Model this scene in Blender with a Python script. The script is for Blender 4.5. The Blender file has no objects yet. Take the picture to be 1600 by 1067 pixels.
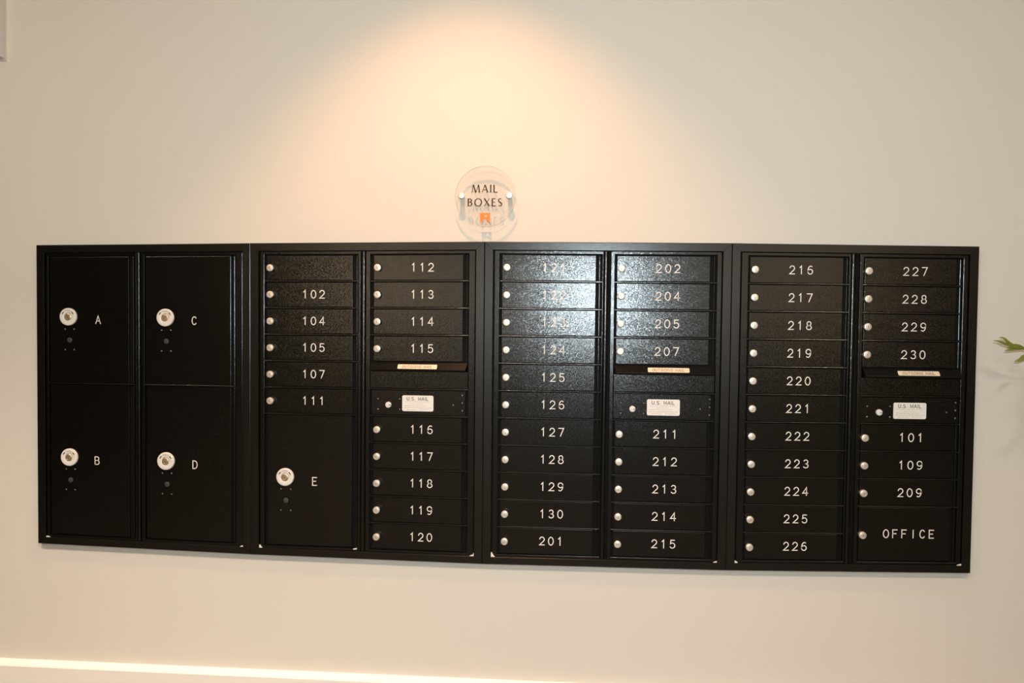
import bpy, bmesh, math, random
from math import pi, sin, cos, radians
from mathutils import Matrix, Vector
random.seed(7)
scene = bpy.context.scene
COL = scene.collection

# ------------------------------------------------------------------ camera
CAMX, CAMY, CAMZ = 1.871, -2.6659, 1.3215
cam_d = bpy.data.cameras.new('camera')
cam_d.sensor_width = 36.0
cam_d.lens = 1270.0 / 1600.0 * 36.0
cam_d.clip_start = 0.02
cam = bpy.data.objects.new('camera', cam_d)
COL.objects.link(cam)
R_ = Vector((0.9969, 0.0779, 0.0096)).normalized()
F_ = Vector((-0.0777, 0.9968, -0.0184)).normalized()
U_ = R_.cross(F_).normalized()
R_ = F_.cross(U_).normalized()
cam.matrix_world = Matrix(((R_.x, U_.x, -F_.x, CAMX), (R_.y, U_.y, -F_.y, CAMY), (R_.z, U_.z, -F_.z, CAMZ), (0, 0, 0, 1)))
scene.camera = cam

# ------------------------------------------------------------------ light and exposure
vs = scene.view_settings
vs.view_transform = 'Standard'
vs.look = 'None'
vs.gamma = 1.0
vs.exposure = 0.0
vs.use_curve_mapping = False

w = bpy.data.worlds.new('world')
scene.world = w
w.use_nodes = True
w.node_tree.nodes['Background'].inputs[0].default_value = (1.0, 0.80, 0.58, 1)
w.node_tree.nodes['Background'].inputs[1].default_value = 0.03


def add_light(name, kind, loc, energy, color, **kw):
    d = bpy.data.lights.new(name, kind)
    d.energy = energy
    d.color = color
    for k, v in kw.items():
        setattr(d, k, v)
    o = bpy.data.objects.new(name, d)
    o.location = loc
    COL.objects.link(o)
    return o


# the camera's own flash, above the lens
fl = add_light('camera_flash', 'AREA', (CAMX + 0.13, CAMY + 0.02, CAMZ + 0.20), 33.0, (0.78, 0.93, 1.0),
               shape='RECTANGLE', size=0.07, size_y=0.045)
fl.rotation_euler = (radians(90), 0, radians(3))
# recessed ceiling lamp close to the wall: the warm scallop over the sign
sp = add_light('recessed_downlight', 'SPOT', (1.51, -0.64, 3.10), 112.0, (1.0, 0.47, 0.21),
               spot_size=radians(88), spot_blend=0.6, shadow_soft_size=0.022)
# the other ceiling lamps of the lobby: wide lamps, downlights in front of the cabinets
for lx, ly, e in ((-0.6, -1.7, 24.0), (1.4, -1.9, 25.0), (3.4, -1.9, 18.0), (2.4, -4.6, 22.0), (4.6, -4.6, 22.0)):
    add_light('lobby_lamp', 'AREA', (lx, ly, 3.10), e, (1.0, 0.78, 0.58), shape='DISK', size=0.22)
for lx, ly, e in ((-0.1, -1.55, 450.0), (1.5, -1.65, 390.0), (3.15, -1.75, 210.0)):
    add_light('lobby_downlight', 'SPOT', (lx, ly, 3.10), e, (1.0, 0.79, 0.65),
              spot_size=radians(88), spot_blend=0.75, shadow_soft_size=0.22)
for lx, e in ((-0.4, 1300.0), (1.8, 480.0), (4.3, 620.0)):  # added spots: brighten the unseen opposite wall mirrored in the upper doors
    add_light('reflection_fill', 'SPOT', (lx, -5.9, 3.10), e, (1.0, 0.80, 0.56),
              spot_size=radians(90), spot_blend=0.6, shadow_soft_size=0.04)


# ------------------------------------------------------------------ materials
def mat(name, color, rough=0.5, metal=0.0, spec=0.5, bump=0.0, bscale=300.0, bdetail=2.0, mottling=0.0, mscale=3.0, coat=0.0, grain=0.0, gscale=400.0):
    m = bpy.data.materials.new(name)
    m.use_nodes = True
    nt = m.node_tree
    b = nt.nodes['Principled BSDF']
    b.inputs['Base Color'].default_value = (*color, 1)
    b.inputs['Roughness'].default_value = rough
    b.inputs['Metallic'].default_value = metal
    b.inputs['Specular IOR Level'].default_value = spec
    b.inputs['Coat Weight'].default_value = coat
    tc = nt.nodes.new('ShaderNodeTexCoord')
    if bump:
        n = nt.nodes.new('ShaderNodeTexNoise')
        n.inputs['Scale'].default_value = bscale
        n.inputs['Detail'].default_value = bdetail
        nt.links.new(tc.outputs['Object'], n.inputs['Vector'])
        bp = nt.nodes.new('ShaderNodeBump')
        bp.inputs['Strength'].default_value = bump
        bp.inputs['Distance'].default_value = 0.001
        nt.links.new(n.outputs['Fac'], bp.inputs['Height'])
        nt.links.new(bp.outputs['Normal'], b.inputs['Normal'])
    if grain:
        # textured powder coat: every little facet leans its own way
        vo = nt.nodes.new('ShaderNodeTexVoronoi')
        vo.inputs['Scale'].default_value = gscale
        nt.links.new(tc.outputs['Object'], vo.inputs['Vector'])
        sub = nt.nodes.new('ShaderNodeVectorMath')
        sub.operation = 'SUBTRACT'
        sub.inputs[1].default_value = (0.5, 0.5, 0.5)
        nt.links.new(vo.outputs['Color'], sub.inputs[0])
        scl = nt.nodes.new('ShaderNodeVectorMath')
        scl.operation = 'SCALE'
        scl.inputs['Scale'].default_value = grain
        nt.links.new(sub.outputs[0], scl.inputs[0])
        geo = nt.nodes.new('ShaderNodeNewGeometry')
        ad = nt.nodes.new('ShaderNodeVectorMath')
        ad.operation = 'ADD'
        nt.links.new(geo.outputs['Normal'], ad.inputs[0])
        nt.links.new(scl.outputs[0], ad.inputs[1])
        nm = nt.nodes.new('ShaderNodeVectorMath')
        nm.operation = 'NORMALIZE'
        nt.links.new(ad.outputs[0], nm.inputs[0])
        nt.links.new(nm.outputs[0], b.inputs['Normal'])
    if mottling:
        n2 = nt.nodes.new('ShaderNodeTexNoise')
        n2.inputs['Scale'].default_value = mscale
        n2.inputs['Detail'].default_value = 3
        nt.links.new(tc.outputs['Object'], n2.inputs['Vector'])
        mx = nt.nodes.new('ShaderNodeMix')
        mx.data_type = 'RGBA'
        mx.inputs[6].default_value = (*[c * (1 - mottling) for c in color], 1)
        mx.inputs[7].default_value = (*[min(1, c * (1 + mottling)) for c in color], 1)
        nt.links.new(n2.outputs['Fac'], mx.inputs[0])
        nt.links.new(mx.outputs[2], b.inputs['Base Color'])
    return m


M_WALL = mat('wall_paint', (0.70, 0.665, 0.60), 0.85, spec=0.2, bump=0.08, bscale=180, mottling=0.012, mscale=2.0)
M_CEIL = mat('ceiling_paint', (0.80, 0.77, 0.72), 0.9, spec=0.2, bump=0.06, bscale=150)
M_TRIMW = mat('white_trim_paint', (0.88, 0.84, 0.78), 0.4, bump=0.03, bscale=60)
M_REFLBAND = mat('dark_reflection_band', (0.008, 0.0055, 0.004), 0.7, spec=0.15, bump=0.1, bscale=30)  # near-black, for the added band that darkens the lower door reflections
M_FLOOR = mat('floor_tile', (0.075, 0.066, 0.054), 0.6, bump=0.05, bscale=40, mottling=0.1, mscale=6)
M_BLACK = mat('black_powder_coat', (0.0030, 0.0025, 0.0016), 0.215, spec=0.56, grain=0.10, gscale=640)
M_TRIMB = mat('black_trim_coat', (0.0040, 0.0034, 0.0022), 0.27, spec=0.60, grain=0.05, gscale=760)
M_DARK = mat('black_void', (0.003, 0.003, 0.003), 0.7, spec=0.15, bump=0.05)
M_GLOSSB = mat('black_gloss_hood', (0.004, 0.0034, 0.0026), 0.25, spec=0.22, bump=0.05, bscale=100)
M_NICKEL = mat('nickel_lock', (0.84, 0.78, 0.68), 0.42, metal=0.75, bump=0.06, bscale=900)
M_KEYWAY = mat('dark_keyway', (0.12, 0.10, 0.08), 0.5, bump=0.02)
M_BRASS = mat('brass_lock', (0.62, 0.50, 0.34), 0.38, metal=0.8, bump=0.06, bscale=900)
M_COLLAR = mat('white_plastic', (0.80, 0.77, 0.72), 0.4, bump=0.02, bscale=200)
M_INK = mat('black_ink', (0.02, 0.02, 0.02), 0.5, bump=0.01)
M_GREYINK = mat('grey_ink', (0.42, 0.40, 0.38), 0.6, bump=0.01)
M_OUTINK = mat('faded_ink', (0.22, 0.19, 0.15), 0.6, bump=0.01)
M_NUM = mat('white_engraving', (0.82, 0.79, 0.74), 0.55, bump=0.02)
M_LABEL = mat('white_label', (0.82, 0.80, 0.76), 0.45, bump=0.01)
M_CREAM = mat('cream_label', (0.78, 0.66, 0.50), 0.45, bump=0.01)
M_SCREW = mat('screw_steel', (0.22, 0.21, 0.20), 0.35, metal=0.6, bump=0.05, bscale=800)
M_PLUG = mat('grey_plug', (0.045, 0.045, 0.045), 0.6, bump=0.05, bscale=800)
M_CHIP = mat('white_shim', (0.80, 0.78, 0.73), 0.6, bump=0.05, bscale=400)
M_SIGNINK = mat('brown_black_vinyl', (0.035, 0.018, 0.012), 0.5, bump=0.01)
M_ORANGE = mat('orange_vinyl', (0.95, 0.22, 0.015), 0.5, bump=0.01)
M_STAND = mat('satin_standoff', (0.86, 0.84, 0.80), 0.32, metal=0.7, bump=0.03, bscale=500)
M_LEAF = mat('green_leaf', (0.17, 0.195, 0.022), 0.45, bump=0.1, bscale=120, mottling=0.35, mscale=25)
M_STEM = mat('plant_stem', (0.16, 0.19, 0.04), 0.5, bump=0.1, bscale=90, mottling=0.2, mscale=20)
M_POT = mat('glazed_pot', (0.30, 0.27, 0.23), 0.35, bump=0.05, bscale=40)
M_SOIL = mat('potting_soil', (0.05, 0.035, 0.025), 0.9, bump=0.6, bscale=80)


def acrylic(name, tr, tint, rough):
    m = bpy.data.materials.new(name)
    m.use_nodes = True
    nt = m.node_tree
    nt.nodes.remove(nt.nodes['Principled BSDF'])
    out = nt.nodes['Material Output']
    t = nt.nodes.new('ShaderNodeBsdfTransparent')
    t.inputs[0].default_value = (*tint, 1)
    g = nt.nodes.new('ShaderNodeBsdfGlossy')
    g.inputs['Roughness'].default_value = rough
    g.inputs[0].default_value = (1, 1, 1, 1)
    mx = nt.nodes.new('ShaderNodeMixShader')
    mx.inputs[0].default_value = tr
    nt.links.new(t.outputs[0], mx.inputs[1])
    nt.links.new(g.outputs[0], mx.inputs[2])
    nt.links.new(mx.outputs[0], out.inputs[0])
    return m


M_ACRYLIC = acrylic('clear_acrylic', 0.02, (0.985, 0.985, 0.985), 0.03)
M_EDGE = acrylic('acrylic_edge', 0.28, (0.45, 0.45, 0.44), 0.2)


# ------------------------------------------------------------------ mesh helpers
class MB:
    def __init__(self):
        self.v = []
        self.f = []
        self.mi = []

    def face(self, pts, mi=0):
        n = len(self.v)
        self.v += [tuple(p) for p in pts]
        self.f.append(list(range(n, n + len(pts))))
        self.mi.append(mi)

    def loops(self, loops, closed=True, cap0=False, cap1=False, mi=0):
        """quads between consecutive rings of equal length"""
        base = len(self.v)
        n = len(loops[0])
        for lp in loops:
            self.v += [tuple(p) for p in lp]
        for i in range(len(loops) - 1):
            for k in range(n if closed else n - 1):
                a = base + i * n + k
                b = base + i * n + (k + 1) % n
                self.f.append([a, b, b + n, a + n])
                self.mi.append(mi)
        if cap0:
            self.f.append([base + k for k in range(n)][::-1])
            self.mi.append(mi)
        if cap1:
            o = base + (len(loops) - 1) * n
            self.f.append([o + k for k in range(n)])
            self.mi.append(mi)


WORLD = {}


def obj(name, mb, mats, parent=None, origin=None, smooth=False):
    """link one mesh object; vertices are given in world metres"""
    if origin is None:
        xs = [sum(c) / len(mb.v) for c in zip(*mb.v)]
        origin = Vector(xs)
    origin = Vector(origin)
    me = bpy.data.meshes.new(name)
    me.from_pydata([(v[0] - origin.x, v[1] - origin.y, v[2] - origin.z) for v in mb.v], [], mb.f)
    if not isinstance(mats, (list, tuple)):
        mats = [mats]
    for m in mats:
        me.materials.append(m)
    for p, i in zip(me.polygons, mb.mi):
        p.material_index = i
    bm = bmesh.new()
    bm.from_mesh(me)
    bmesh.ops.remove_doubles(bm, verts=bm.verts, dist=1e-6)
    bmesh.ops.recalc_face_normals(bm, faces=bm.faces)
    bm.to_mesh(me)
    bm.free()
    if smooth:
        me.polygons.foreach_set('use_smooth', [True] * len(me.polygons))
        try:
            me.set_sharp_from_angle(angle=radians(40))
        except Exception:
            pass
    o = bpy.data.objects.new(name, me)
    COL.objects.link(o)
    put(o, origin, parent)
    return o


def put(o, origin, parent=None):
    origin = Vector(origin)
    if parent is not None:
        o.parent = parent
        o.location = origin - WORLD[parent.name]
    else:
        o.location = origin
    WORLD[o.name] = origin


def copy_part(src, origin, parent, name=None):
    c = src.copy()
    COL.objects.link(c)
    put(c, origin, parent)
    return c


def thing(name, label, cat, loc, group=None):
    o = bpy.data.objects.new(name, None)
    o.empty_display_size = 0.1
    COL.objects.link(o)
    put(o, loc)
    o['label'] = label
    o['category'] = cat
    if group:
        o['group'] = group
    return o


def structure(name, mb, m):
    o = obj(name, mb, m)
    o['kind'] = 'structure'
    return o


def box(mb, x0, x1, y0, y1, z0, z1, mi=0):
    mb.loops([[(x0, y0, z0), (x1, y0, z0), (x1, y1, z0), (x0, y1, z0)],
              [(x0, y0, z1), (x1, y0, z1), (x1, y1, z1), (x0, y1, z1)]], cap0=True, cap1=True, mi=mi)


def ident(u, v, y):
    return (u, y, v)


def rect(u0, u1, v0, v1, ins, y, T):
    return [T(u0 + ins, v0 + ins, y), T(u1 - ins, v0 + ins, y), T(u1 - ins, v1 - ins, y), T(u0 + ins, v1 - ins, y)]


def rbox(mb, u0, u1, v0, v1, yb, yf, b, T=ident, mi=0):
    """plate with rounded front edges; yf is the front (more negative)"""
    lp = [rect(u0, u1, v0, v1, 0, yb, T), rect(u0, u1, v0, v1, 0, yf + b, T), rect(u0, u1, v0, v1, 0.29 * b, yf + 0.29 * b, T),
          rect(u0, u1, v0, v1, b, yf, T)]
    mb.loops(lp, cap0=True, cap1=True, mi=mi)


def rring(mb, o, i, yb, yf, b, T=ident, mi=0):
    """rectangular ring with rounded outer and inner front edges; o, i = (u0,u1,v0,v1)"""
    lp = [rect(*o, 0, yb, T), rect(*o, 0, yf + b, T), rect(*o, 0.29 * b, yf + 0.29 * b, T), rect(*o, b, yf, T),
          rect(*i, -b, yf, T), rect(*i, -0.29 * b, yf + 0.29 * b, T), rect(*i, 0, yf + b, T), rect(*i, 0, yb, T)]
    mb.loops(lp, mi=mi)


def lathe(mb, c, prof, n=32, mi=0, cap=True):
    """profile of (radius, y) about the y axis through c=(x,z)"""
    lp = [[(c[0] + r * cos(2 * pi * k / n), y, c[1] + r * sin(2 * pi * k / n)) for k in range(n)] for r, y in prof]
    mb.loops(lp, cap0=False, cap1=cap, mi=mi)


# ------------------------------------------------------------------ stroke lettering
def arc(cx, cy, rx, ry, a0, a1, n=14):
    return [(cx + rx * cos(radians(a0 + (a1 - a0) * k / n)), cy + ry * sin(radians(a0 + (a1 - a0) * k / n))) for k in range(n + 1)]


GLY = {
    '0': [arc(.31, .5, .31, .5, 90, 450, 30)],
    '1': [[(.14, .80), (.34, 1.0), (.34, 0)]],
    '2': [arc(.31, .70, .29, .30, 170, -38, 16) + [(.0, 0), (.62, 0)]],
    '3': [arc(.30, .755, .255, .245, 155, -90, 14) + arc(.30, .255, .30, .255, 90, -155, 16)],
    '4': [[(.47, 0), (.47, 1.0), (0, .29), (.64, .29)]],
    '5': [[(.55, 1.0), (.10, 1.0), (.06, .55)] + arc(.29, .32, .31, .32, 125, -150, 16)],
    '6': [arc(.31, .30, .30, .30, 90, 450, 24), arc(.36, .38, .35, .62, 62, 180, 12) + [(.01, .30)]],
    '7': [[(0, 1.0), (.62, 1.0), (.22, 0)]],
    '8': [arc(.31, .755, .245, .245, 90, 450, 22), arc(.31, .255, .305, .255, 90, 450, 24)],
    '9': [arc(.31, .70, .30, .30, 90, 450, 24), arc(.26, .62, .35, .62, -118, 0, 12) + [(.61, .70)]],
    'A': [[(0, 0), (.33, 1.0), (.66, 0)], [(.12, .34), (.54, .34)]],
    'B': [[(0.02, 0), (0.02, 1.0), (.34, 1.0)] + arc(.34, .76, .22, .24, 90, -90, 10) + [(0.02, .52)], [(.34, .52)] + arc(.34, .26, .27, .26, 90, -90, 10) + [(0.02, 0)]],
    'C': [arc(.33, .5, .31, .5, 40, 320, 22)],
    'D': [[(0.02, 0), (0.02, 1.0), (.26, 1.0)] + arc(.26, .5, .36, .5, 90, -90, 14) + [(0.02, 0)]],
    'E': [[(.58, 1.0), (.03, 1.0), (.03, 0), (.58, 0)], [(.03, .52), (.46, .52)]],
    'F': [[(.58, 1.0), (.03, 1.0), (.03, 0)], [(.03, .52), (.46, .52)]],
    'G': [arc(.33, .5, .31, .5, 45, 300, 20) + [(.62, .2), (.62, .44), (.36, .44)]],
    'I': [[(.31, 1.0), (.31, 0)]],
    'L': [[(.05, 1.0), (.05, 0), (.56, 0)]],
    'M': [[(0, 0), (0, 1.0), (.36, .2), (.72, 1.0), (.72, 0)]],
    'N': [[(.02, 0), (.02, 1.0), (.60, 0), (.60, 1.0)]],
    'O': [arc(.33, .5, .33, .5, 90, 450, 30)],
    'S': [arc(.30, .75, .26, .25, 35, 270, 14) + arc(.30, .25, .29, .25, 90, -145, 14)],
    'T': [[(0, 1.0), (.64, 1.0)], [(.32, 1.0), (.32, 0)]],
    'U': [[(.02, 1.0), (.02, .30)] + arc(.31, .30, .29, .30, 180, 360, 12) + [(.60, 1.0)]],
    '.': [[(.05, .0), (.05, .07)]],
}
GW = {'I': .62, 'M': .72, '.': .12, '1': .62}


def ribbon(mb, pts, wd, yb, yf, T, mi=0, round_caps=True):
    """flat stroke of width wd (number or list) along pts, mitred joins, raised from yb to yf"""
    P = [Vector(p) for p in pts]
    q = [P[0]]
    for p in P[1:]:
        if (p - q[-1]).length > 1e-7:
            q.append(p)
    P = q
    n = len(P)
    W = wd if isinstance(wd, (list, tuple)) else [wd] * n
    if len(W) != n:
        W = [W[0] + (W[-1] - W[0]) * k / (n - 1) for k in range(n)]
    closed = (P[0] - P[-1]).length < 1e-5
    L, Rr = [], []
    for i in range(n):
        if closed and i in (0, n - 1):
            d0, d1 = (P[-1] - P[-2]).normalized(), (P[1] - P[0]).normalized()
        else:
            d0 = (P[i] - P[i - 1]).normalized() if i > 0 else (P[1] - P[0]).normalized()
            d1 = (P[i + 1] - P[i]).normalized() if i < n - 1 else d0
        t = (d0 + d1)
        t = t.normalized() if t.length > 1e-4 else d0
        nn = Vector((-t.y, t.x))
        c = max(0.42, nn.dot(Vector((-d0.y, d0.x))))
        h = W[i] / 2 / c
        L.append(P[i] + nn * h)
        Rr.append(P[i] - nn * h)
    lp = [[T(l.x, l.y, yb), T(l.x, l.y, yf), T(r.x, r.y, yf), T(r.x, r.y, yb)] for l, r in zip(L, Rr)]
    mb.loops(lp, closed=False, mi=mi)
    if not closed and round_caps:
        for (p, d, ww) in ((P[0], (P[0] - P[1]).normalized(), W[0]), (P[-1], (P[-1] - P[-2]).normalized(), W[-1])):
            nn = Vector((-d.y, d.x))
            pts2 = [p + (nn * cos(a) + d * sin(a)) * ww / 2 for a in [pi * k / 6 for k in range(7)]]
            mb.face([T(a.x, a.y, yf) for a in pts2], mi)


def text(mb, s, cu, cv, h, wd, yb, yf, T, adv=1.12, mono=True, gap=.2, shear=0.0, sx=1.0, mi=0):
    """centred line of stroke letters with cap height h (centre lines)"""
    if mono:
        xs = [(i - (len(s) - 1) / 2) * adv for i in range(len(s))]
        tot = None
    else:
        ws = [0.35 if c == ' ' else GW.get(c, .64) if c != 'I' else .1 for c in s]
        tot = sum(ws) + gap * (len(s) - 1)
        xs, x = [], -tot / 2
        for w_ in ws:
            xs.append(x)
            x += w_ + gap
    for c, x in zip(s, xs):
        if c == ' ':
            continue
        off = -GW.get(c, .62) / 2 if mono else (-.26 if c == 'I' else 0)
        for st in GLY[c]:
            pts = [(cu + ((p[0] + off) * sx + x * sx + (p[1] - .5) * shear) * h, cv + (p[1] - .5) * h) for p in st]
            ribbon(mb, pts, wd, yb, yf, T, mi)


# ------------------------------------------------------------------ the room
mb = MB()
mb.face([(-1.6, 0, 0), (6.5, 0, 0), (6.5, 0, 3.12), (-1.6, 0, 3.12)])
mb.face([(-1.6, 0.12, 0), (6.5, 0.12, 0), (6.5, 0.12, 3.12), (-1.6, 0.12, 3.12)])
structure('wall_back', mb, M_WALL)
mb = MB()
mb.face([(-1.6, -6.5, 0), (6.5, -6.5, 0), (6.5, 0.0, 0), (-1.6, 0.0, 0)])
structure('floor', mb, M_FLOOR)
mb = MB()
mb.face([(-1.6, -6.5, 3.12), (6.5, -6.5, 3.12), (6.5, 0.0, 3.12), (-1.6, 0.0, 3.12)])
structure('ceiling', mb, M_CEIL)
mb = MB()
mb.face([(-0.90, -6.5, 0), (6.5, -6.5, 0), (6.5, -6.5, 3.12), (-0.90, -6.5, 3.12)])
structure('wall_front', mb, M_WALL)
mb = MB()
box(mb, -0.90, 6.5, -6.5, -6.44, 0, 1.15)
structure('reflection_band', mb, M_REFLBAND)  # unseen dark band, added so the lower doors mirror something dark
# baseboard with a sloped top edge
mb = MB()
BT = 0.150
prof = [(0, 0), (-0.026, 0), (-0.026, BT - 0.016), (-0.022, BT - 0.010), (-0.004, BT), (0, BT)]
mb.loops([[(x, y, z) for y, z in prof] for x in (-1.6, 6.5)], cap0=True, cap1=True)
structure('baseboard_back', mb, M_TRIMW)
# boxed-out soffit at the upper left corner of the view
mb = MB()
rbox(mb, -0.9, -0.094, 2.226, 3.12, 0.0, -0.03, 0.008)
structure('trim_1', mb, M_WALL)

# ------------------------------------------------------------------ mail cabinets
Z0 = 0.545
W0, H0 = 0.787, 1.046
COR = [[0.0293, 1.0394], [0.7825, 1.0472], [1.5717, 1.0537], [2.3683, 1.0497], [3.1265, 1.0406],
       [0.035, 0.0148], [0.7876, 0.0004], [1.5722, -0.0067], [2.3622, -0.0018], [3.1184, 0.0141]]
# measured stile positions of each cabinet (metres from its left edge)
UT = {
    1: dict(o1=.0422, d1=.0475, e1=.3400, h1=.3550, p1=.3630, ml=.3710, mb=.3828, mr=.3970, o2=.3990, d2=.4040, e2=.7140, h2=.7255, p2=.7320),
    2: dict(o1=.0465, d1=.0547, e1=.3467, h1=.3608, p1=.3662, ml=.3759, mb=.3903, mr=.4028, o2=.4065, d2=.4179, e2=.7166, h2=.7293, p2=.7356),
    3: dict(o1=.0493, d1=.0566, e1=.3597, h1=.3709, p1=.3800, ml=.3845, mb=.3980, mr=.4178, o2=.4195, d2=.4265, e2=.7205, h2=.7335, p2=.7415),
    4: dict(o1=.0547, d1=.0599, e1=.3615, h1=.3740, p1=.3800, ml=.3870, mb=.4010, mr=.4249, o2=.4265, d2=.4305, e2=.7223, h2=.7335, p2=.7410),
}
LOCKU = {2: (.0700, .4330), 3: (.0735, .4405), 4: (.0745, .4395)}
NUMU = {2: (.2140, .5803), 3: (.2250, .5883), 4: (.2262, .5910)}
ROW0, PITCH = 1.0075, 0.0886
TRIM_Y, FRAME_Y, DOOR_Y, BAR_Y = -0.0165, -0.0125, -0.0095, -0.0128


def rowv(i):
    return ROW0 - PITCH * i


def mapper(c):
    TL, TR, BL, BR = COR[c - 1], COR[c], COR[4 + c], COR[5 + c]

    def T(u, v, y):
        a, b = u / W0, v / H0
        x = (BL[0] * (1 - a) + BR[0] * a) * (1 - b) + (TL[0] * (1 - a) + TR[0] * a) * b
        z = (BL[1] * (1 - a) + BR[1] * a) * (1 - b) + (TL[1] * (1 - a) + TR[1] * a) * b
        return (x, y, z + Z0)
    return T


PROTO = {}


def proto(key, name, build, origin, parent, mats, smooth=True, label=None):
    """first use builds the small part, later uses copy it (shared mesh)"""
    if key not in PROTO:
        mb = MB()
        build(mb)
        mb.v = [(v[0] + origin[0], v[1] + origin[1], v[2] + origin[2]) for v in mb.v]
        o = obj(name, mb, mats, parent, origin, smooth)
        if label:
            o['label'] = label
        PROTO[key] = o
        return o
    return copy_part(PROTO[key], origin, parent)


def build_lock(mb):
    r = .0117
    lathe(mb, (0, 0), [(r * .8, .004), (r * .8, -.008), (r, -.0085), (r, -.0150), (r * .93, -.0163), (r * .70, -.0170), (r * .66, -.0166), (r * .60, -.0166), (r * .56, -.0172), (r * .3, -.0175), (0.0004, -.0176)], 28)
    for dx in (0.0006,):
        mb.face([(-dx, -.0178, -.0036), (dx, -.0178, -.0036), (dx, -.0178, .0036), (-dx, -.0178, .0036)], 1)


def build_collar(mb):
    R = .0300
    lathe(mb, (0, 0), [(R, .003), (R, -.004), (R * .96, -.0058), (R * .88, -.0064), (R * .46, -.0064), (R * .42, -.0056), (R * .42, .001)], 40, cap=False)
    for a, la in ((38, 0.0050), (142, 0.0050)):
        c = Vector((cos(radians(a)), sin(radians(a)))) * R * .72
        t = Vector((-sin(radians(a)), cos(radians(a)))) * la
        n = Vector((cos(radians(a)), sin(radians(a)))) * .0016
        mb.face([((c + p).x, -.0066, (c + p).y) for p in (-t - n, -t + n, t + n, t - n)], 1)
    # faint ring of moulded marks along the upper rim
    for k in range(9):
        a = radians(64 + k * 6.5)
        c = Vector((cos(a), sin(a))) * R * .74
        t = Vector((-sin(a), cos(a))) * .0011
        n = Vector((cos(a), sin(a))) * .0014
        mb.face([((c + p).x, -.0066, (c + p).y) for p in (-t - n, -t + n, t + n, t - n)], 2)


def build_plock(mb):
    r = .0122
    lathe(mb, (0, 0), [(r, .003), (r, -.0050), (r * .9, -.0062), (r * .66, -.0066), (r * .60, -.0058), (r * .3, -.0060), (.0004, -.0062)], 28)
    mb.face([(-.0006, -.0066, -.003), (.0006, -.0066, -.003), (.0006, -.0066, .003), (-.0006, -.0066, .003)], 1)


def build_screw(mb):
    r = .0026
    lathe(mb, (0, 0), [(r, .001), (r, -.0006), (r * .7, -.0014), (.0002, -.0018)], 12)


def build_plug(mb):
    r = .0088
    lathe(mb, (0, 0), [(r, .001), (r, -.0006), (r * .85, -.0012), (.0003, -.0013)], 24)


def at(T, u, v, y):
    return T(u, v, y)


def add_number(s, T, u, v, parent, y=DOOR_Y, h=.0254, wd=.0030):
    mb = MB()
    text(mb, s, u, v, h, wd, y + .0002, y - .0004, T, adv=1.145)
    o = obj('number', mb, M_NUM, parent)
    o.name = 'number' if s.isdigit() else 'lettering'
    WORLD[o.name] = Vector(o.location) + WORLD[parent.name]
    o['label'] = ('white engraved number ' if s.isdigit() else 'white engraved lettering ') + s
    return o


def mailbox_door(cab, T, t, col, r0, r1, num, ulock, unum, lockv=None):
    u0, u1, uh = (t['d1'], t['e1'], t['h1']) if col == 0 else (t['d2'], t['e2'], t['h2'])
    v1, v0 = rowv(r0) - .0034, rowv(r1) + .0032
    mb = MB()
    rbox(mb, u0, u1, v0, v1, -.002, DOOR_Y, .0014, T)
    d = obj('mailbox_door', mb, M_BLACK, cab)
    vc = (rowv(r0) + rowv(r1)) / 2
    lv = vc - .0005 if lockv is None else lockv
    proto('lock', 'lock', build_lock, at(T, ulock, lv, DOOR_Y), d, [M_NICKEL, M_KEYWAY], label='silver round cam lock')
    if num:
        add_number(num, T, unum, vc + .001 if lockv is None else lockv + .003, d)
    mb = MB()
    rbox(mb, uh - .0022, uh + .0022, v0 - .0005, v1 + .0005, -.002, DOOR_Y + .0005, .0016, T)
    obj('hinge', mb, M_BLACK, d)
    return d


def parcel_door(cab, T, t, col, r0, r1, letter, L, Lt, plug):
    u0, u1, uh = (t['d1'], t['e1'], t['h1']) if col == 0 else (t['d2'], t['e2'], t['h2'])
    v1, v0 = rowv(r0) - .0034, rowv(r1) + .0032
    mb = MB()
    rbox(mb, u0, u1, v0, v1, -.002, DOOR_Y, .0014, T)
    d = obj('parcel_door', mb, M_BLACK, cab)
    proto('collar', 'lock_collar', build_collar, at(T, L[0], L[1], DOOR_Y), d, [M_COLLAR, M_INK, M_GREYINK], label='round white plastic lock collar')
    proto('plock', 'lock', build_plock, at(T, L[0] + .0004, L[1] - .0005, DOOR_Y - .0022), d, [M_BRASS, M_KEYWAY], label='brass coloured cam lock')
    add_number(letter, T, Lt[0], Lt[1], d, h=.0262)
    proto('plug', 'keyhole_cover', build_plug, at(T, plug[0], plug[1], DOOR_Y), d, [M_PLUG], label='dark grey round keyhole cover')
    for du in (-.0170, .0165):
        for dv in (.0378, -.0335):
            proto('screw', 'screw', build_screw, at(T, plug[0] + du, plug[1] + dv, DOOR_Y), d, [M_SCREW])
    mb = MB()
    rbox(mb, uh - .0028, uh + .0028, v0, v1, -.002, DOOR_Y + .0005, .002, T)
    obj('hinge', mb, M_BLACK, d)
    return d


def divider(cab, T, a, b, v):
    mb = MB()
    rbox(mb, a - .001, b + .001, v - .0024, v + .0024, -.003, BAR_Y, .0016, T)
    obj('divider_bar', mb, M_BLACK, cab)


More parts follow.
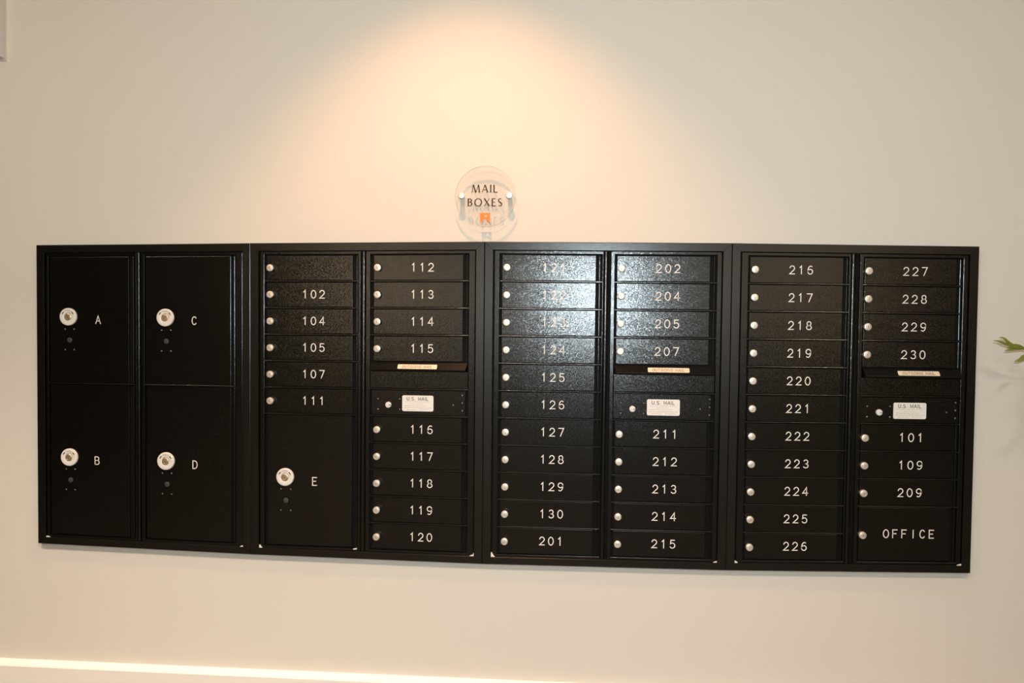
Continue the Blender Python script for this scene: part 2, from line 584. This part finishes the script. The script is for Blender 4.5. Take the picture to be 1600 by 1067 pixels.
def trim_frame(cab, T):
    """four mitred strips, faces sloping a little towards the doors"""
    tw, tb = .0282, .0238
    O = (0, W0, 0, H0)
    for side in range(4):
        mb = MB()
        g = .00045
        prof = [(0.0, 0.0), (0.0, TRIM_Y + .0020), (.0006, TRIM_Y + .0007), (.0020, TRIM_Y + .0001), (.9, TRIM_Y), (.96, TRIM_Y), (1.0, TRIM_Y + .0012), (1.0, -.004)]
        lp = []
        for s, y in prof:
            f = s if s >= .5 else None
            il = (tw * f if f else s)
            it = (.0268 * f if f else s)
            ib = (tb * f if f else s)
            c = [(il, ib), (W0 - il, ib), (W0 - il, H0 - it), (il, H0 - it)]
            a, b = c[side], c[(side + 1) % 4]
            d = (Vector(b) - Vector(a)).normalized() * g
            a, b = Vector(a) + d, Vector(b) - d
            lp.append([T(a.x, a.y, y), T(b.x, b.y, y)])
        mb.loops(lp, closed=False)
        # mitre end faces
        for e in (0, 1):
            mb.face([l[e] for l in lp])
        o = obj('trim_strip', mb, M_TRIMB, cab)


def cabinet_base(c, label):
    T = mapper(c)
    t = UT[c]
    base = T(W0 / 2, 0, 0)
    cab = thing('mail_cabinet', label, 'mailbox cabinet', base, 'black mail cabinets mounted side by side')
    mb = MB()
    rbox(mb, .002, W0 - .002, .002, H0 - .002, -.0005, -.003, .0005, T)
    obj('back_panel', mb, M_DARK, cab)
    trim_frame(cab, T)
    vt, vb = 1.0180, .0245
    ti, to = .0325, W0 - .0305
    # frame around each column of doors
    for a, b, o1, o2 in ((ti, t['ml'] - .0012, t['o1'], t['p1']), (t['mr'] - .0105, to, t['o2'], t['p2'])):
        mb = MB()
        rring(mb, (a, b, vb, vt), (o1, o2, rowv(11) - .0005, rowv(0) + .0005), -.003, FRAME_Y, .0013, T)
        obj('column_frame', mb, M_BLACK, cab)
    # rounded bead between the columns
    mb = MB()
    um, rr = (t['ml'] + t['mb']) / 2, (t['mb'] - t['ml']) / 2
    lp = []
    for v in (vb + .001, vt - .001):
        ring = []
        for k in range(13):
            a = pi * k / 12
            ring.append(T(um - rr * cos(a), v, -.0118 - .0038 * sin(a)))
        lp.append([T(um - rr, v, -.003)] + ring + [T(um + rr, v, -.003)])
    mb.loops(lp, closed=False)
    for l in lp:
        mb.face(l)
    obj('centre_post', mb, M_BLACK, cab, smooth=True)
    return cab, T, t


def chip(cab, T, u, v, pts):
    mb = MB()
    lp = [[T(u + p[0], v + p[1], y) for p in pts] for y in (-.006, -.0142)]
    mb.loops(lp, cap0=True, cap1=True)
    o = obj('corner_shim', mb, M_CHIP, cab)
    o['label'] = 'small white chip at the bottom corner'


CHIP_L = [(0, 0), (.011, 0), (.008, .003), (.004, .009), (0, .009)]
CHIP_R = [(0, 0), (0, .004), (-.004, .004), (-.011, .0012), (-.011, 0)]


def outgoing(cab, T, t, c):
    """outgoing mail hood in row five, blank panel under it, master lock panel in row six"""
    a, b = t['o2'] + .003, t['p2'] - .003
    vt = rowv(4) - .0008
    pr = [(vt, -.006), (vt, -.0125), (vt - .0015, -.0140), (vt - .0218, -.0330), (vt - .0240, -.0336), (vt - .0268, -.0325), (vt - .0278, -.0300), (vt - .0278, -.006)]
    mb = MB()
    mb.loops([[T(a + (.004 if y < -.02 else 0) * k0, v, y) if k0 else T(b - (.004 if y < -.02 else 0), v, y) for v, y in pr] for k0 in (1, 0)], cap0=True, cap1=True)
    hood = obj('outgoing_mail_hood', mb, M_GLOSSB, cab)
    # label lying on the slope
    um, ls = {2: .5685, 3: .5935, 4: .6035}[c], .0655
    s0, s1 = .0062, .0200

    def TS(u, s, off):
        k = (s - .0015) / .0203
        v = vt - .0015 - k * .0203
        y = -.0140 - k * .0190
        return T(u, v + off * .7, y - off * .7)
    mb = MB()
    rc = .003
    ring = []
    for (cu, cs, a0) in ((um - ls + rc, s0 + rc * .7, 180), (um + ls - rc, s0 + rc * .7, 270), (um + ls - rc, s1 - rc * .7, 0), (um - ls + rc, s1 - rc * .7, 90)):
        for k in range(5):
            A = radians(a0 + k * 22.5)
            ring.append((cu + rc * cos(A), cs + rc * .7 * sin(A)))
    mb.loops([[TS(p[0], p[1], o_) for p in ring] for o_ in (0.0, .0006)], cap1=True)
    text(mb, 'OUTGOING MAIL', um, 0, .0098, .0015, .0006, .0009, lambda u, v, y: TS(u, (s0 + s1) / 2 - v * .80, y), mono=False, gap=.26, shear=.25, sx=1.02, mi=1)
    o = obj('hood_label', mb, [M_CREAM, M_OUTINK], hood)
    o['label'] = 'cream OUTGOING MAIL label'
    # blank panel
    mb = MB()
    rbox(mb, a - .002, b + .002, rowv(5) + .0030, vt - .0285, -.002, DOOR_Y - .0008, .0012, T)
    obj('blank_panel', mb, M_BLACK, cab)
    # master lock panel
    mb = MB()
    rbox(mb, t['d2'] - .006, t['e2'] + .010, rowv(6) + .0032, rowv(5) - .0034, -.002, DOOR_Y, .0012, T)
    p = obj('master_lock_panel', mb, M_BLACK, cab)
    sh = {2: 0.0, 3: .0125, 4: .0165}[c]

    def build_mlock(mb):
        r = .0098
        lathe(mb, (0, 0), [(r, .003), (r, -.006), (r * .85, -.0075), (.0003, -.0080)], 24)
        box(mb, .0015, .0085, -.0086, -.0078, -.0010, .0010, 1)
    proto('mlock', 'lock', build_mlock, at(T, .4696 + sh, .5125, DOOR_Y), p, [M_COLLAR, M_KEYWAY], label='small white round master lock')
    for (su, sv) in ((.4338, .5313), (.434, .4975), (.5068, .5315), (.5069, .4978), (.6862, .5146), (.7158, .5464), (.716, .5214), (.7162, .4963)):
        proto('screw', 'screw', build_screw, at(T, min(su + sh * .9, t['e2'] + .008 - .0015), sv, DOOR_Y), p, [M_SCREW])
    # U.S. MAIL label
    u0, u1, v0, v1 = .5157 + sh, .6212 + sh - .001, .4925, .5443
    mb = MB()
    rc = .005
    ring = []
    for (cu, cv, a0) in ((u0 + rc, v0 + rc, 180), (u1 - rc, v0 + rc, 270), (u1 - rc, v1 - rc, 0), (u0 + rc, v1 - rc, 90)):
        for k in range(5):
            A = radians(a0 + k * 22.5)
            ring.append((cu + rc * cos(A), cv + rc * sin(A)))
    mb.loops([[T(q[0], q[1], y) for q in ring] for y in (DOOR_Y + .001, DOOR_Y - .0006)], cap1=True)
    uc = (u0 + u1) / 2
    yf = DOOR_Y - .0006
    text(mb, 'U.S. MAIL', uc, v1 - .0110, .0104, .0017, yf, yf - .0002, T, mono=False, gap=.27, sx=1.14, mi=1)
    rr = random.Random(4)
    for k, (a_, b_, ht) in enumerate(((-.042, .042, .0010), (-.020, .016, .0010), (-.044, .030, .0011), (-.046, .046, .0012), (-.038, -.004, .0011), (.006, .040, .0011))):
        vv = v1 - .0212 - [0, 1, 2, 3, 4, 4][k] * .0062
        x = a_
        while x < b_:
            wl = rr.uniform(.004, .011)
            e = min(x + wl, b_)
            mb.face([T(uc + x, vv - ht / 2, yf - .0002), T(uc + e, vv - ht / 2, yf - .0002), T(uc + e, vv + ht / 2, yf - .0002), T(uc + x, vv + ht / 2, yf - .0002)], 2)
            x = e + .0018
    o = obj('mail_label', mb, [M_LABEL, M_INK, M_GREYINK], p)
    o['label'] = 'white U.S. MAIL label with small print'


# --- cabinet of four parcel lockers
cab, T, t = cabinet_base(1, 'black cabinet with four large parcel doors lettered A to D, leftmost cabinet')
parcel_door(cab, T, t, 0, 0, 5, 'A', (.1160, .7965), (.2250, .7865), (.1190, .7155))
parcel_door(cab, T, t, 0, 5, 11, 'B', (.1172, .3065), (.2191, .2975), (.1200, .2265))
parcel_door(cab, T, t, 1, 0, 5, 'C', (.4755, .7955), (.5800, .7855), (.4775, .7145))
parcel_door(cab, T, t, 1, 5, 11, 'D', (.4762, .3045), (.5815, .2950), (.4790, .2245))
divider(cab, T, t['o1'], t['p1'], rowv(5))
divider(cab, T, t['o2'], t['p2'], rowv(5))
chip(cab, T, .0295, .0236, [(0, 0), (.014, 0), (.008, .004), (0, .003)])
chip(cab, T, W0 - .0285, .0236, CHIP_R)

# --- second cabinet
cab, T, t = cabinet_base(2, 'black mailbox cabinet with boxes 102 to 120 and a tall parcel door E')
for i, n in enumerate(['', '102', '104', '105', '107', '111']):
    mailbox_door(cab, T, t, 0, i, i + 1, n, LOCKU[2][0], NUMU[2][0])
parcel_door(cab, T, t, 0, 6, 11, 'E', (.1180, .2640), (.2189, .2515), (.1198, .1850))
for i, n in enumerate(['112', '113', '114', '115']):
    mailbox_door(cab, T, t, 1, i, i + 1, n, LOCKU[2][1], NUMU[2][1])
for i, n in enumerate(['116', '117', '118', '119', '120']):
    mailbox_door(cab, T, t, 1, i + 6, i + 7, n, LOCKU[2][1], NUMU[2][1])
outgoing(cab, T, t, 2)
for i in range(1, 7):
    divider(cab, T, t['o1'], t['p1'], rowv(i))
for i in list(range(1, 4)) + list(range(5, 11)):
    divider(cab, T, t['o2'], t['p2'], rowv(i))
chip(cab, T, .0290, .0236, CHIP_L)
chip(cab, T, .3640, .0300, [(0, 0), (0, .003), (-.012, .002), (-.012, 0)])
chip(cab, T, W0 - .0285, .0236, [(0, 0), (0, .012), (-.003, .005), (-.013, .0015), (-.013, 0)])

# --- third cabinet
cab, T, t = cabinet_base(3, 'black mailbox cabinet with boxes 121 to 215, catching the white flash glare')
for i, n in enumerate(['121', '122', '123', '124', '125', '126', '127', '128', '129', '130', '201']):
    mailbox_door(cab, T, t, 0, i, i + 1, n, LOCKU[3][0], NUMU[3][0])
for i, n in enumerate(['202', '204', '205', '207']):
    mailbox_door(cab, T, t, 1, i, i + 1, n, LOCKU[3][1], NUMU[3][1])
for i, n in enumerate(['211', '212', '213', '214', '215']):
    mailbox_door(cab, T, t, 1, i + 6, i + 7, n, LOCKU[3][1], NUMU[3][1])
outgoing(cab, T, t, 3)
for i in range(1, 11):
    divider(cab, T, t['o1'], t['p1'], rowv(i))
for i in list(range(1, 4)) + list(range(5, 11)):
    divider(cab, T, t['o2'], t['p2'], rowv(i))
chip(cab, T, .0290, .0236, [(0, 0), (.013, 0), (.008, .006), (.004, .013), (0, .013)])
chip(cab, T, W0 - .0285, .0236, CHIP_R)

# --- fourth cabinet
cab, T, t = cabinet_base(4, 'black mailbox cabinet with boxes 216 to 230 and an OFFICE door')
for i in range(11):
    mailbox_door(cab, T, t, 0, i, i + 1, str(216 + i), LOCKU[4][0], NUMU[4][0])
for i, n in enumerate(['227', '228', '229', '230']):
    mailbox_door(cab, T, t, 1, i, i + 1, n, LOCKU[4][1], NUMU[4][1])
for i, n in enumerate(['101', '109', '209']):
    mailbox_door(cab, T, t, 1, i + 6, i + 7, n, LOCKU[4][1], NUMU[4][1])
mailbox_door(cab, T, t, 1, 9, 11, 'OFFICE', LOCKU[4][1], NUMU[4][1], lockv=.1195)
outgoing(cab, T, t, 4)
for i in range(1, 11):
    divider(cab, T, t['o1'], t['p1'], rowv(i))
for i in list(range(1, 4)) + list(range(5, 10)):
    divider(cab, T, t['o2'], t['p2'], rowv(i))
chip(cab, T, .0290, .0236, [(0, 0), (.010, 0), (.007, .005), (0, .007)])
chip(cab, T, W0 - .0285, .0236, [(0, 0), (0, .0045), (-.005, .0045), (-.013, .0012), (-.013, 0)])

# ------------------------------------------------------------------ round acrylic sign
SX, SZ, SR = 1.5738, 1.7440, 0.0990
SY0, SY1 = -0.0195, -0.0255
sign = thing('wall_sign', 'round clear acrylic sign reading MAIL BOXES, on the wall above the cabinets', 'sign', (SX, 0, SZ))
mb = MB()
n = 96
c1 = [(SX + SR * cos(2 * pi * k / n), SZ + SR * sin(2 * pi * k / n)) for k in range(n)]
mb.loops([[(p[0], y, p[1]) for p in c1] for y in (SY0, SY1)], mi=1)
mb.face([(p[0], SY1, p[1]) for p in c1], 0)
mb.face([(p[0], SY0, p[1]) for p in c1][::-1], 0)
o = obj('sign_panel', mb, [M_ACRYLIC, M_EDGE], sign)
o['label'] = 'clear round acrylic plate'
TI = ident


def flare(mb, pts, w0, w1, yb, yf):
    """stem that swells slightly at both ends"""
    a, b = Vector(pts[0]), Vector(pts[1])
    q = [a.lerp(b, k / 6) for k in range(7)]
    ww = [w0 + (w1 - w0) * k / 6 for k in range(7)]
    fl_ = [1.25, 1.05, 1, 1, 1, 1.05, 1.25]
    ribbon(mb, [tuple(p) for p in q], [x * f for x, f in zip(ww, fl_)], yb, yf, TI, round_caps=False)


def bowl(mb, cx, cz, rx, rz, a0, a1, thin, thick, yb, yf, peak=0.0, n=20):
    """arc whose weight is greatest where it runs upright"""
    pts, ww = [], []
    for k in range(n + 1):
        a = radians(a0 + (a1 - a0) * k / n)
        pts.append((cx + rx * cos(a), cz + rz * sin(a)))
        ww.append(thin + (thick - thin) * abs(cos(a)) ** 1.4)
    ribbon(mb, pts, ww, yb, yf, TI, round_caps=False)


def optima(mb, ch, x, z, h, yb, yf):
    K, N = h * .17, h * .085
    def P(a, b):
        return (x + a * h, z + b * h)
    if ch == 'M':
        flare(mb, [P(.03, 0), P(.16, 1)], N, N, yb, yf)
        flare(mb, [P(.18, 1), P(.52, .0)], K, K, yb, yf)
        flare(mb, [P(.52, .0), P(.86, 1)], N, N, yb, yf)
        flare(mb, [P(.88, 1), P(1.0, 0)], K, K, yb, yf)
        return 1.06
    if ch == 'A':
        flare(mb, [P(0, 0), P(.36, 1)], N, N, yb, yf)
        flare(mb, [P(.37, 1), P(.74, 0)], K, K, yb, yf)
        ribbon(mb, [P(.13, .33), P(.60, .33)], N, yb, yf, TI, round_caps=False)
        return .76
    if ch == 'I':
        flare(mb, [P(.07, 0), P(.07, 1)], K, K, yb, yf)
        return .14
    if ch == 'L':
        flare(mb, [P(.07, 0), P(.07, 1)], K, K, yb, yf)
        ribbon(mb, [P(.07, .035), P(.52, .035)], [N, N * 1.5], yb, yf, TI, round_caps=False)
        return .52
    if ch == 'B':
        flare(mb, [P(.07, 0), P(.07, 1)], K, K, yb, yf)
        ribbon(mb, [P(.07, .965), P(.30, .965)], N, yb, yf, TI, round_caps=False)
        ribbon(mb, [P(.07, .535), P(.32, .535)], N, yb, yf, TI, round_caps=False)
        ribbon(mb, [P(.07, .035), P(.30, .035)], N, yb, yf, TI, round_caps=False)
        bowl(mb, x + .28 * h, z + .75 * h, .20 * h, .215 * h, 90, -90, N, K, yb, yf)
        bowl(mb, x + .28 * h, z + .285 * h, .26 * h, .25 * h, 90, -90, N, K, yb, yf)
        return .60
    if ch == 'O':
        bowl(mb, x + .50 * h, z + .5 * h, .44 * h, .48 * h, 90, 450, N, K, yb, yf, n=40)
        return 1.0
    if ch == 'X':
        flare(mb, [P(.03, 1), P(.70, 0)], K, K, yb, yf)
        flare(mb, [P(.02, 0), P(.68, 1)], N, N, yb, yf)
        return .72
    if ch == 'E':
        flare(mb, [P(.07, 0), P(.07, 1)], K, K, yb, yf)
        for b, e in ((.965, .50), (.52, .44), (.035, .52)):
            ribbon(mb, [P(.07, b), P(e, b)], [N, N * 1.4], yb, yf, TI, round_caps=False)
        return .54
    if ch == 'S':
        pts = arc(.27, .75, .20, .225, 40, 200, 10) + [(.16, .59), (.28, .51), (.40, .42)] + arc(.27, .255, .22, .235, 20, -150, 12)
        ww = [N * 1.1 + (K * 1.05 - N * 1.1) * max(0, 1 - abs(i / (len(pts) - 1) - .5) * 2.4) for i in range(len(pts))]
        ribbon(mb, [P(*p) for p in pts], ww, yb, yf, TI, round_caps=False)
        return .52
    return .5


def optima_line(mb, s, x0, x1, z0, h):
    # letter widths first, then spread to fill x0..x1
    tmp = MB()
    ws = [optima(tmp, c, 0, 0, 1.0, 0, -1) for c in s]
    gap = ((x1 - x0) / h - sum(ws)) / (len(s) - 1)
    x = x0
    for c, w_ in zip(s, ws):
        optima(mb, c, x, z0, h, SY1, SY1 - .0008)
        x += (w_ + gap) * h


mb = MB()
optima_line(mb, 'MAIL', 1.5291 + .0005, 1.6130, 1.2121 + Z0, .0246)
optima_line(mb, 'BOXES', 1.5158 + .0005, 1.6280, 1.1678 + Z0, .0246)
o = obj('lettering', mb, M_SIGNINK, sign)
o['label'] = 'dark brown MAIL BOXES lettering'
# orange pennant with a round hole and a swallow-tail foot
mb = MB()
FX, FZ = 1.5735, 1.1290 + Z0
hw, ht = .0160, .0165
hole = [(FX + .0028 + .0041 * cos(2 * pi * k / 20), FZ + .0075 + .0041 * sin(2 * pi * k / 20)) for k in range(20)]
out = [(FX - hw, FZ + ht), (FX + hw, FZ + ht), (FX + hw, FZ - ht), (FX + .004, FZ - .0045), (FX, FZ - .0025), (FX - .004, FZ - .0045), (FX - hw, FZ - ht)]
bm = bmesh.new()
vo = [bm.verts.new((p[0], SY1 - .0006, p[1])) for p in out]
vh = [bm.verts.new((p[0], SY1 - .0006, p[1])) for p in hole]
eo = [bm.edges.new((vo[i], vo[(i + 1) % len(vo)])) for i in range(len(vo))]
eh = [bm.edges.new((vh[i], vh[(i + 1) % 20])) for i in range(20)]
bmesh.ops.triangle_fill(bm, edges=eo + eh, use_beauty=True)
bm.verts.index_update()
mb.v = [tuple(v.co) for v in bm.verts]
# keep only faces outside the hole and inside the pennant


def inside(p, poly):
    r = False
    for i in range(len(poly)):
        a, b = poly[i], poly[i - 1]
        if (a[1] > p[1]) != (b[1] > p[1]) and p[0] < (b[0] - a[0]) * (p[1] - a[1]) / (b[1] - a[1]) + a[0]:
            r = not r
    return r


for f in bm.faces:
    c = f.calc_center_median()
    if inside((c.x, c.z), out) and not inside((c.x, c.z), hole):
        mb.f.append([v.index for v in f.verts])
        mb.mi.append(0)
bm.free()
for lpp in (out, hole):
    mb.loops([[(p[0], y, p[1]) for p in lpp] for y in (SY1, SY1 - .0006)])
o = obj('logo', mb, M_ORANGE, sign)
o['label'] = 'orange swallow-tailed pennant logo with a round hole'
for k, sx in enumerate((1.4956, 1.6512)):
    mb = MB()
    lathe(mb, (sx, 1.2025 + Z0), [(.0075, 0), (.0075, SY0), (.0075, SY1), (.0108, SY1 - .0002), (.0108, SY1 - .0045), (.0095, SY1 - .0060), (.0003, SY1 - .0066)], 28)
    o = obj('standoff', mb, M_STAND, sign, smooth=True)
    o['label'] = 'satin metal standoff on the %s of the plate' % ('left', 'right')[k]

# ------------------------------------------------------------------ potted plant, only its leaf tips reach into view
PX, PY = 3.62, -0.22
plant = thing('potted_plant', 'green potted plant at the right edge, narrow leaf tips reaching in beside the cabinets', 'plant', (PX, PY, 0))
mb = MB()
n = 36


def ringz(r, z):
    return [(PX + r * cos(2 * pi * k / n), PY + r * sin(2 * pi * k / n), z) for k in range(n)]


mb.loops([ringz(.10, 0), ringz(.115, .02), ringz(.150, .24), ringz(.160, .30), ringz(.160, .325), ringz(.145, .325), ringz(.140, .27)], cap0=True)
obj('pot', mb, M_POT, plant, smooth=True)
mb = MB()
mb.loops([ringz(.142, .285), ringz(.09, .295), ringz(.01, .298)], cap1=True)
obj('soil', mb, M_SOIL, plant, smooth=True)
stem, fol = MB(), MB()


def tube(mb, pts, r0, r1, n=8):
    P = [Vector(p) for p in pts]
    lp = []
    for i, p in enumerate(P):
        d = (P[min(i + 1, len(P) - 1)] - P[max(i - 1, 0)]).normalized()
        a = d.cross(Vector((0, 1, 0.13))).normalized()
        b = d.cross(a)
        r = r0 + (r1 - r0) * i / (len(P) - 1)
        lp.append([tuple(p + (a * cos(2 * pi * k / n) + b * sin(2 * pi * k / n)) * r) for k in range(n)])
    mb.loops(lp, cap0=True, cap1=True)


def leaf(mb, pts, wd, up=Vector((0, -1, .25))):
    """narrow folded blade along pts"""
    P = [Vector(p) for p in pts]
    # resample smoothly
    S = []
    m = 12
    for k in range(m + 1):
        f = k / m * (len(P) - 1)
        i = min(int(f), len(P) - 2)
        p0, p1, p2, p3 = P[max(i - 1, 0)], P[i], P[i + 1], P[min(i + 2, len(P) - 1)]
        t_ = f - i
        S.append(0.5 * ((2 * p1) + (p2 - p0) * t_ + (2 * p0 - 5 * p1 + 4 * p2 - p3) * t_ ** 2 + (3 * p1 - p0 - 3 * p2 + p3) * t_ ** 3))
    lp = []
    for k, p in enumerate(S):
        d = (S[min(k + 1, m)] - S[max(k - 1, 0)]).normalized()
        s = d.cross(up).normalized()
        nn = s.cross(d).normalized()
        wdt = 1.35 * wd * max(.03, sin(pi * min(1, (k + .6) / (m + .8)) ** .8))
        lp.append([tuple(p + s * wdt / 2 + nn * wdt * .15), tuple(p - nn * .0008), tuple(p - s * wdt / 2 + nn * wdt * .15), tuple(p + nn * .0008)])
    mb.loops(lp, cap0=True, cap1=True)


def pl(px, py, Y=-0.09):
    """point of the plane y=Y seen in that direction of the photograph, for measuring the leaf tips"""
    f = 1270.0
    d = F_ + R_ * ((px - 800) / f) - U_ * ((py - 533.5) / f)
    tt = (Y - CAMY) / d.y
    return (CAMX + tt * d.x, Y, CAMZ + tt * d.z)


TIPB = pl(1612, 547)
# branch that carries the visible tips
tube(stem, [(PX, PY, .29), (PX - .02, PY, .7), (PX - .03, PY - .01, 1.02), (PX - .13, PY - .01, 1.20), (PX - .33, PY - .01, 1.262), (TIPB[0] + .03, -.09, TIPB[2] - .002), TIPB, pl(1596, 544.5), pl(1580, 541)], .008, .0012)
tube(stem, [(PX - .13, PY - .01, 1.20), (PX - .33, PY - .02, 1.235), pl(1618, 553), pl(1598, 559)], .004, .0009)
for pts, wd in (
        ([pl(1603, 545), pl(1594, 543.5), pl(1584, 541), pl(1576, 536), pl(1571, 531), pl(1566, 527.5), pl(1560, 527.5)], .0082),
        ([pl(1582, 541.5), pl(1575, 539), pl(1566, 535.5), pl(1559, 533), pl(1551.5, 532.2)], .0060),
        ([pl(1602, 545.5), pl(1592, 542), pl(1582, 540.2), pl(1574, 540)], .0105),
        ([pl(1596, 545.5), pl(1586, 545), pl(1578, 546.5), pl(1569, 548.5)], .0070),
        ([pl(1588, 543.5), pl(1580, 543), pl(1572, 543.5)], .0050),
        ([pl(1606, 554), pl(1599, 557.5), pl(1592, 562), pl(1584, 565)], .0068),
        ([pl(1606, 556), pl(1599, 561), pl(1594, 563.5), pl(1589, 566)], .0052),
        ([pl(1608, 554), pl(1601, 555), pl(1594, 556.5)], .0036)):
    leaf(fol, pts, wd)
# side leaves along the branch and the rest of the plant, outside the view
for k in range(6):
    f_ = k / 5
    s = Vector((3.29 + .19 * f_, -.205, 1.262 - .05 * f_ ** 2))
    up_ = 1 if k % 2 else -1
    leaf(fol, [tuple(s), tuple(s + Vector((-.015, -.02, .03 * up_))), tuple(s + Vector((-.045, -.03, .055 * up_))), tuple(s + Vector((-.085, -.03, .06 * up_)))], .011)
rr = random.Random(11)
for k in range(5):
    a = radians(-70 + 45 * k)
    top = Vector((PX + .05 + .07 * cos(a), PY + .06 * sin(a), 1.05 + .12 * k))
    tube(stem, [(PX + .02 * cos(a), PY + .02 * sin(a), .29), (PX + .03 * cos(a), PY + .03 * sin(a), .7), tuple(top)], .008, .003)
    for j in range(9):
        b = rr.uniform(-1.4, 1.4)
        ln = rr.uniform(.16, .24)
        s = top - Vector((0, 0, .04 * j))
        out_ = Vector((cos(b), min(.5, sin(b)) * .8, 0))
        if s.y + out_.y * ln > -.03:
            out_.y = -abs(out_.y) * .4
        leaf(fol, [tuple(s), tuple(s + out_ * ln * .4 + Vector((0, 0, .05))), tuple(s + out_ * ln * .8 + Vector((0, 0, .03))), tuple(s + out_ * ln + Vector((0, 0, -.03)))], .022, Vector((0, 0, 1)))
obj('stem', stem, M_STEM, plant, smooth=True)
obj('foliage', fol, M_LEAF, plant, smooth=True)
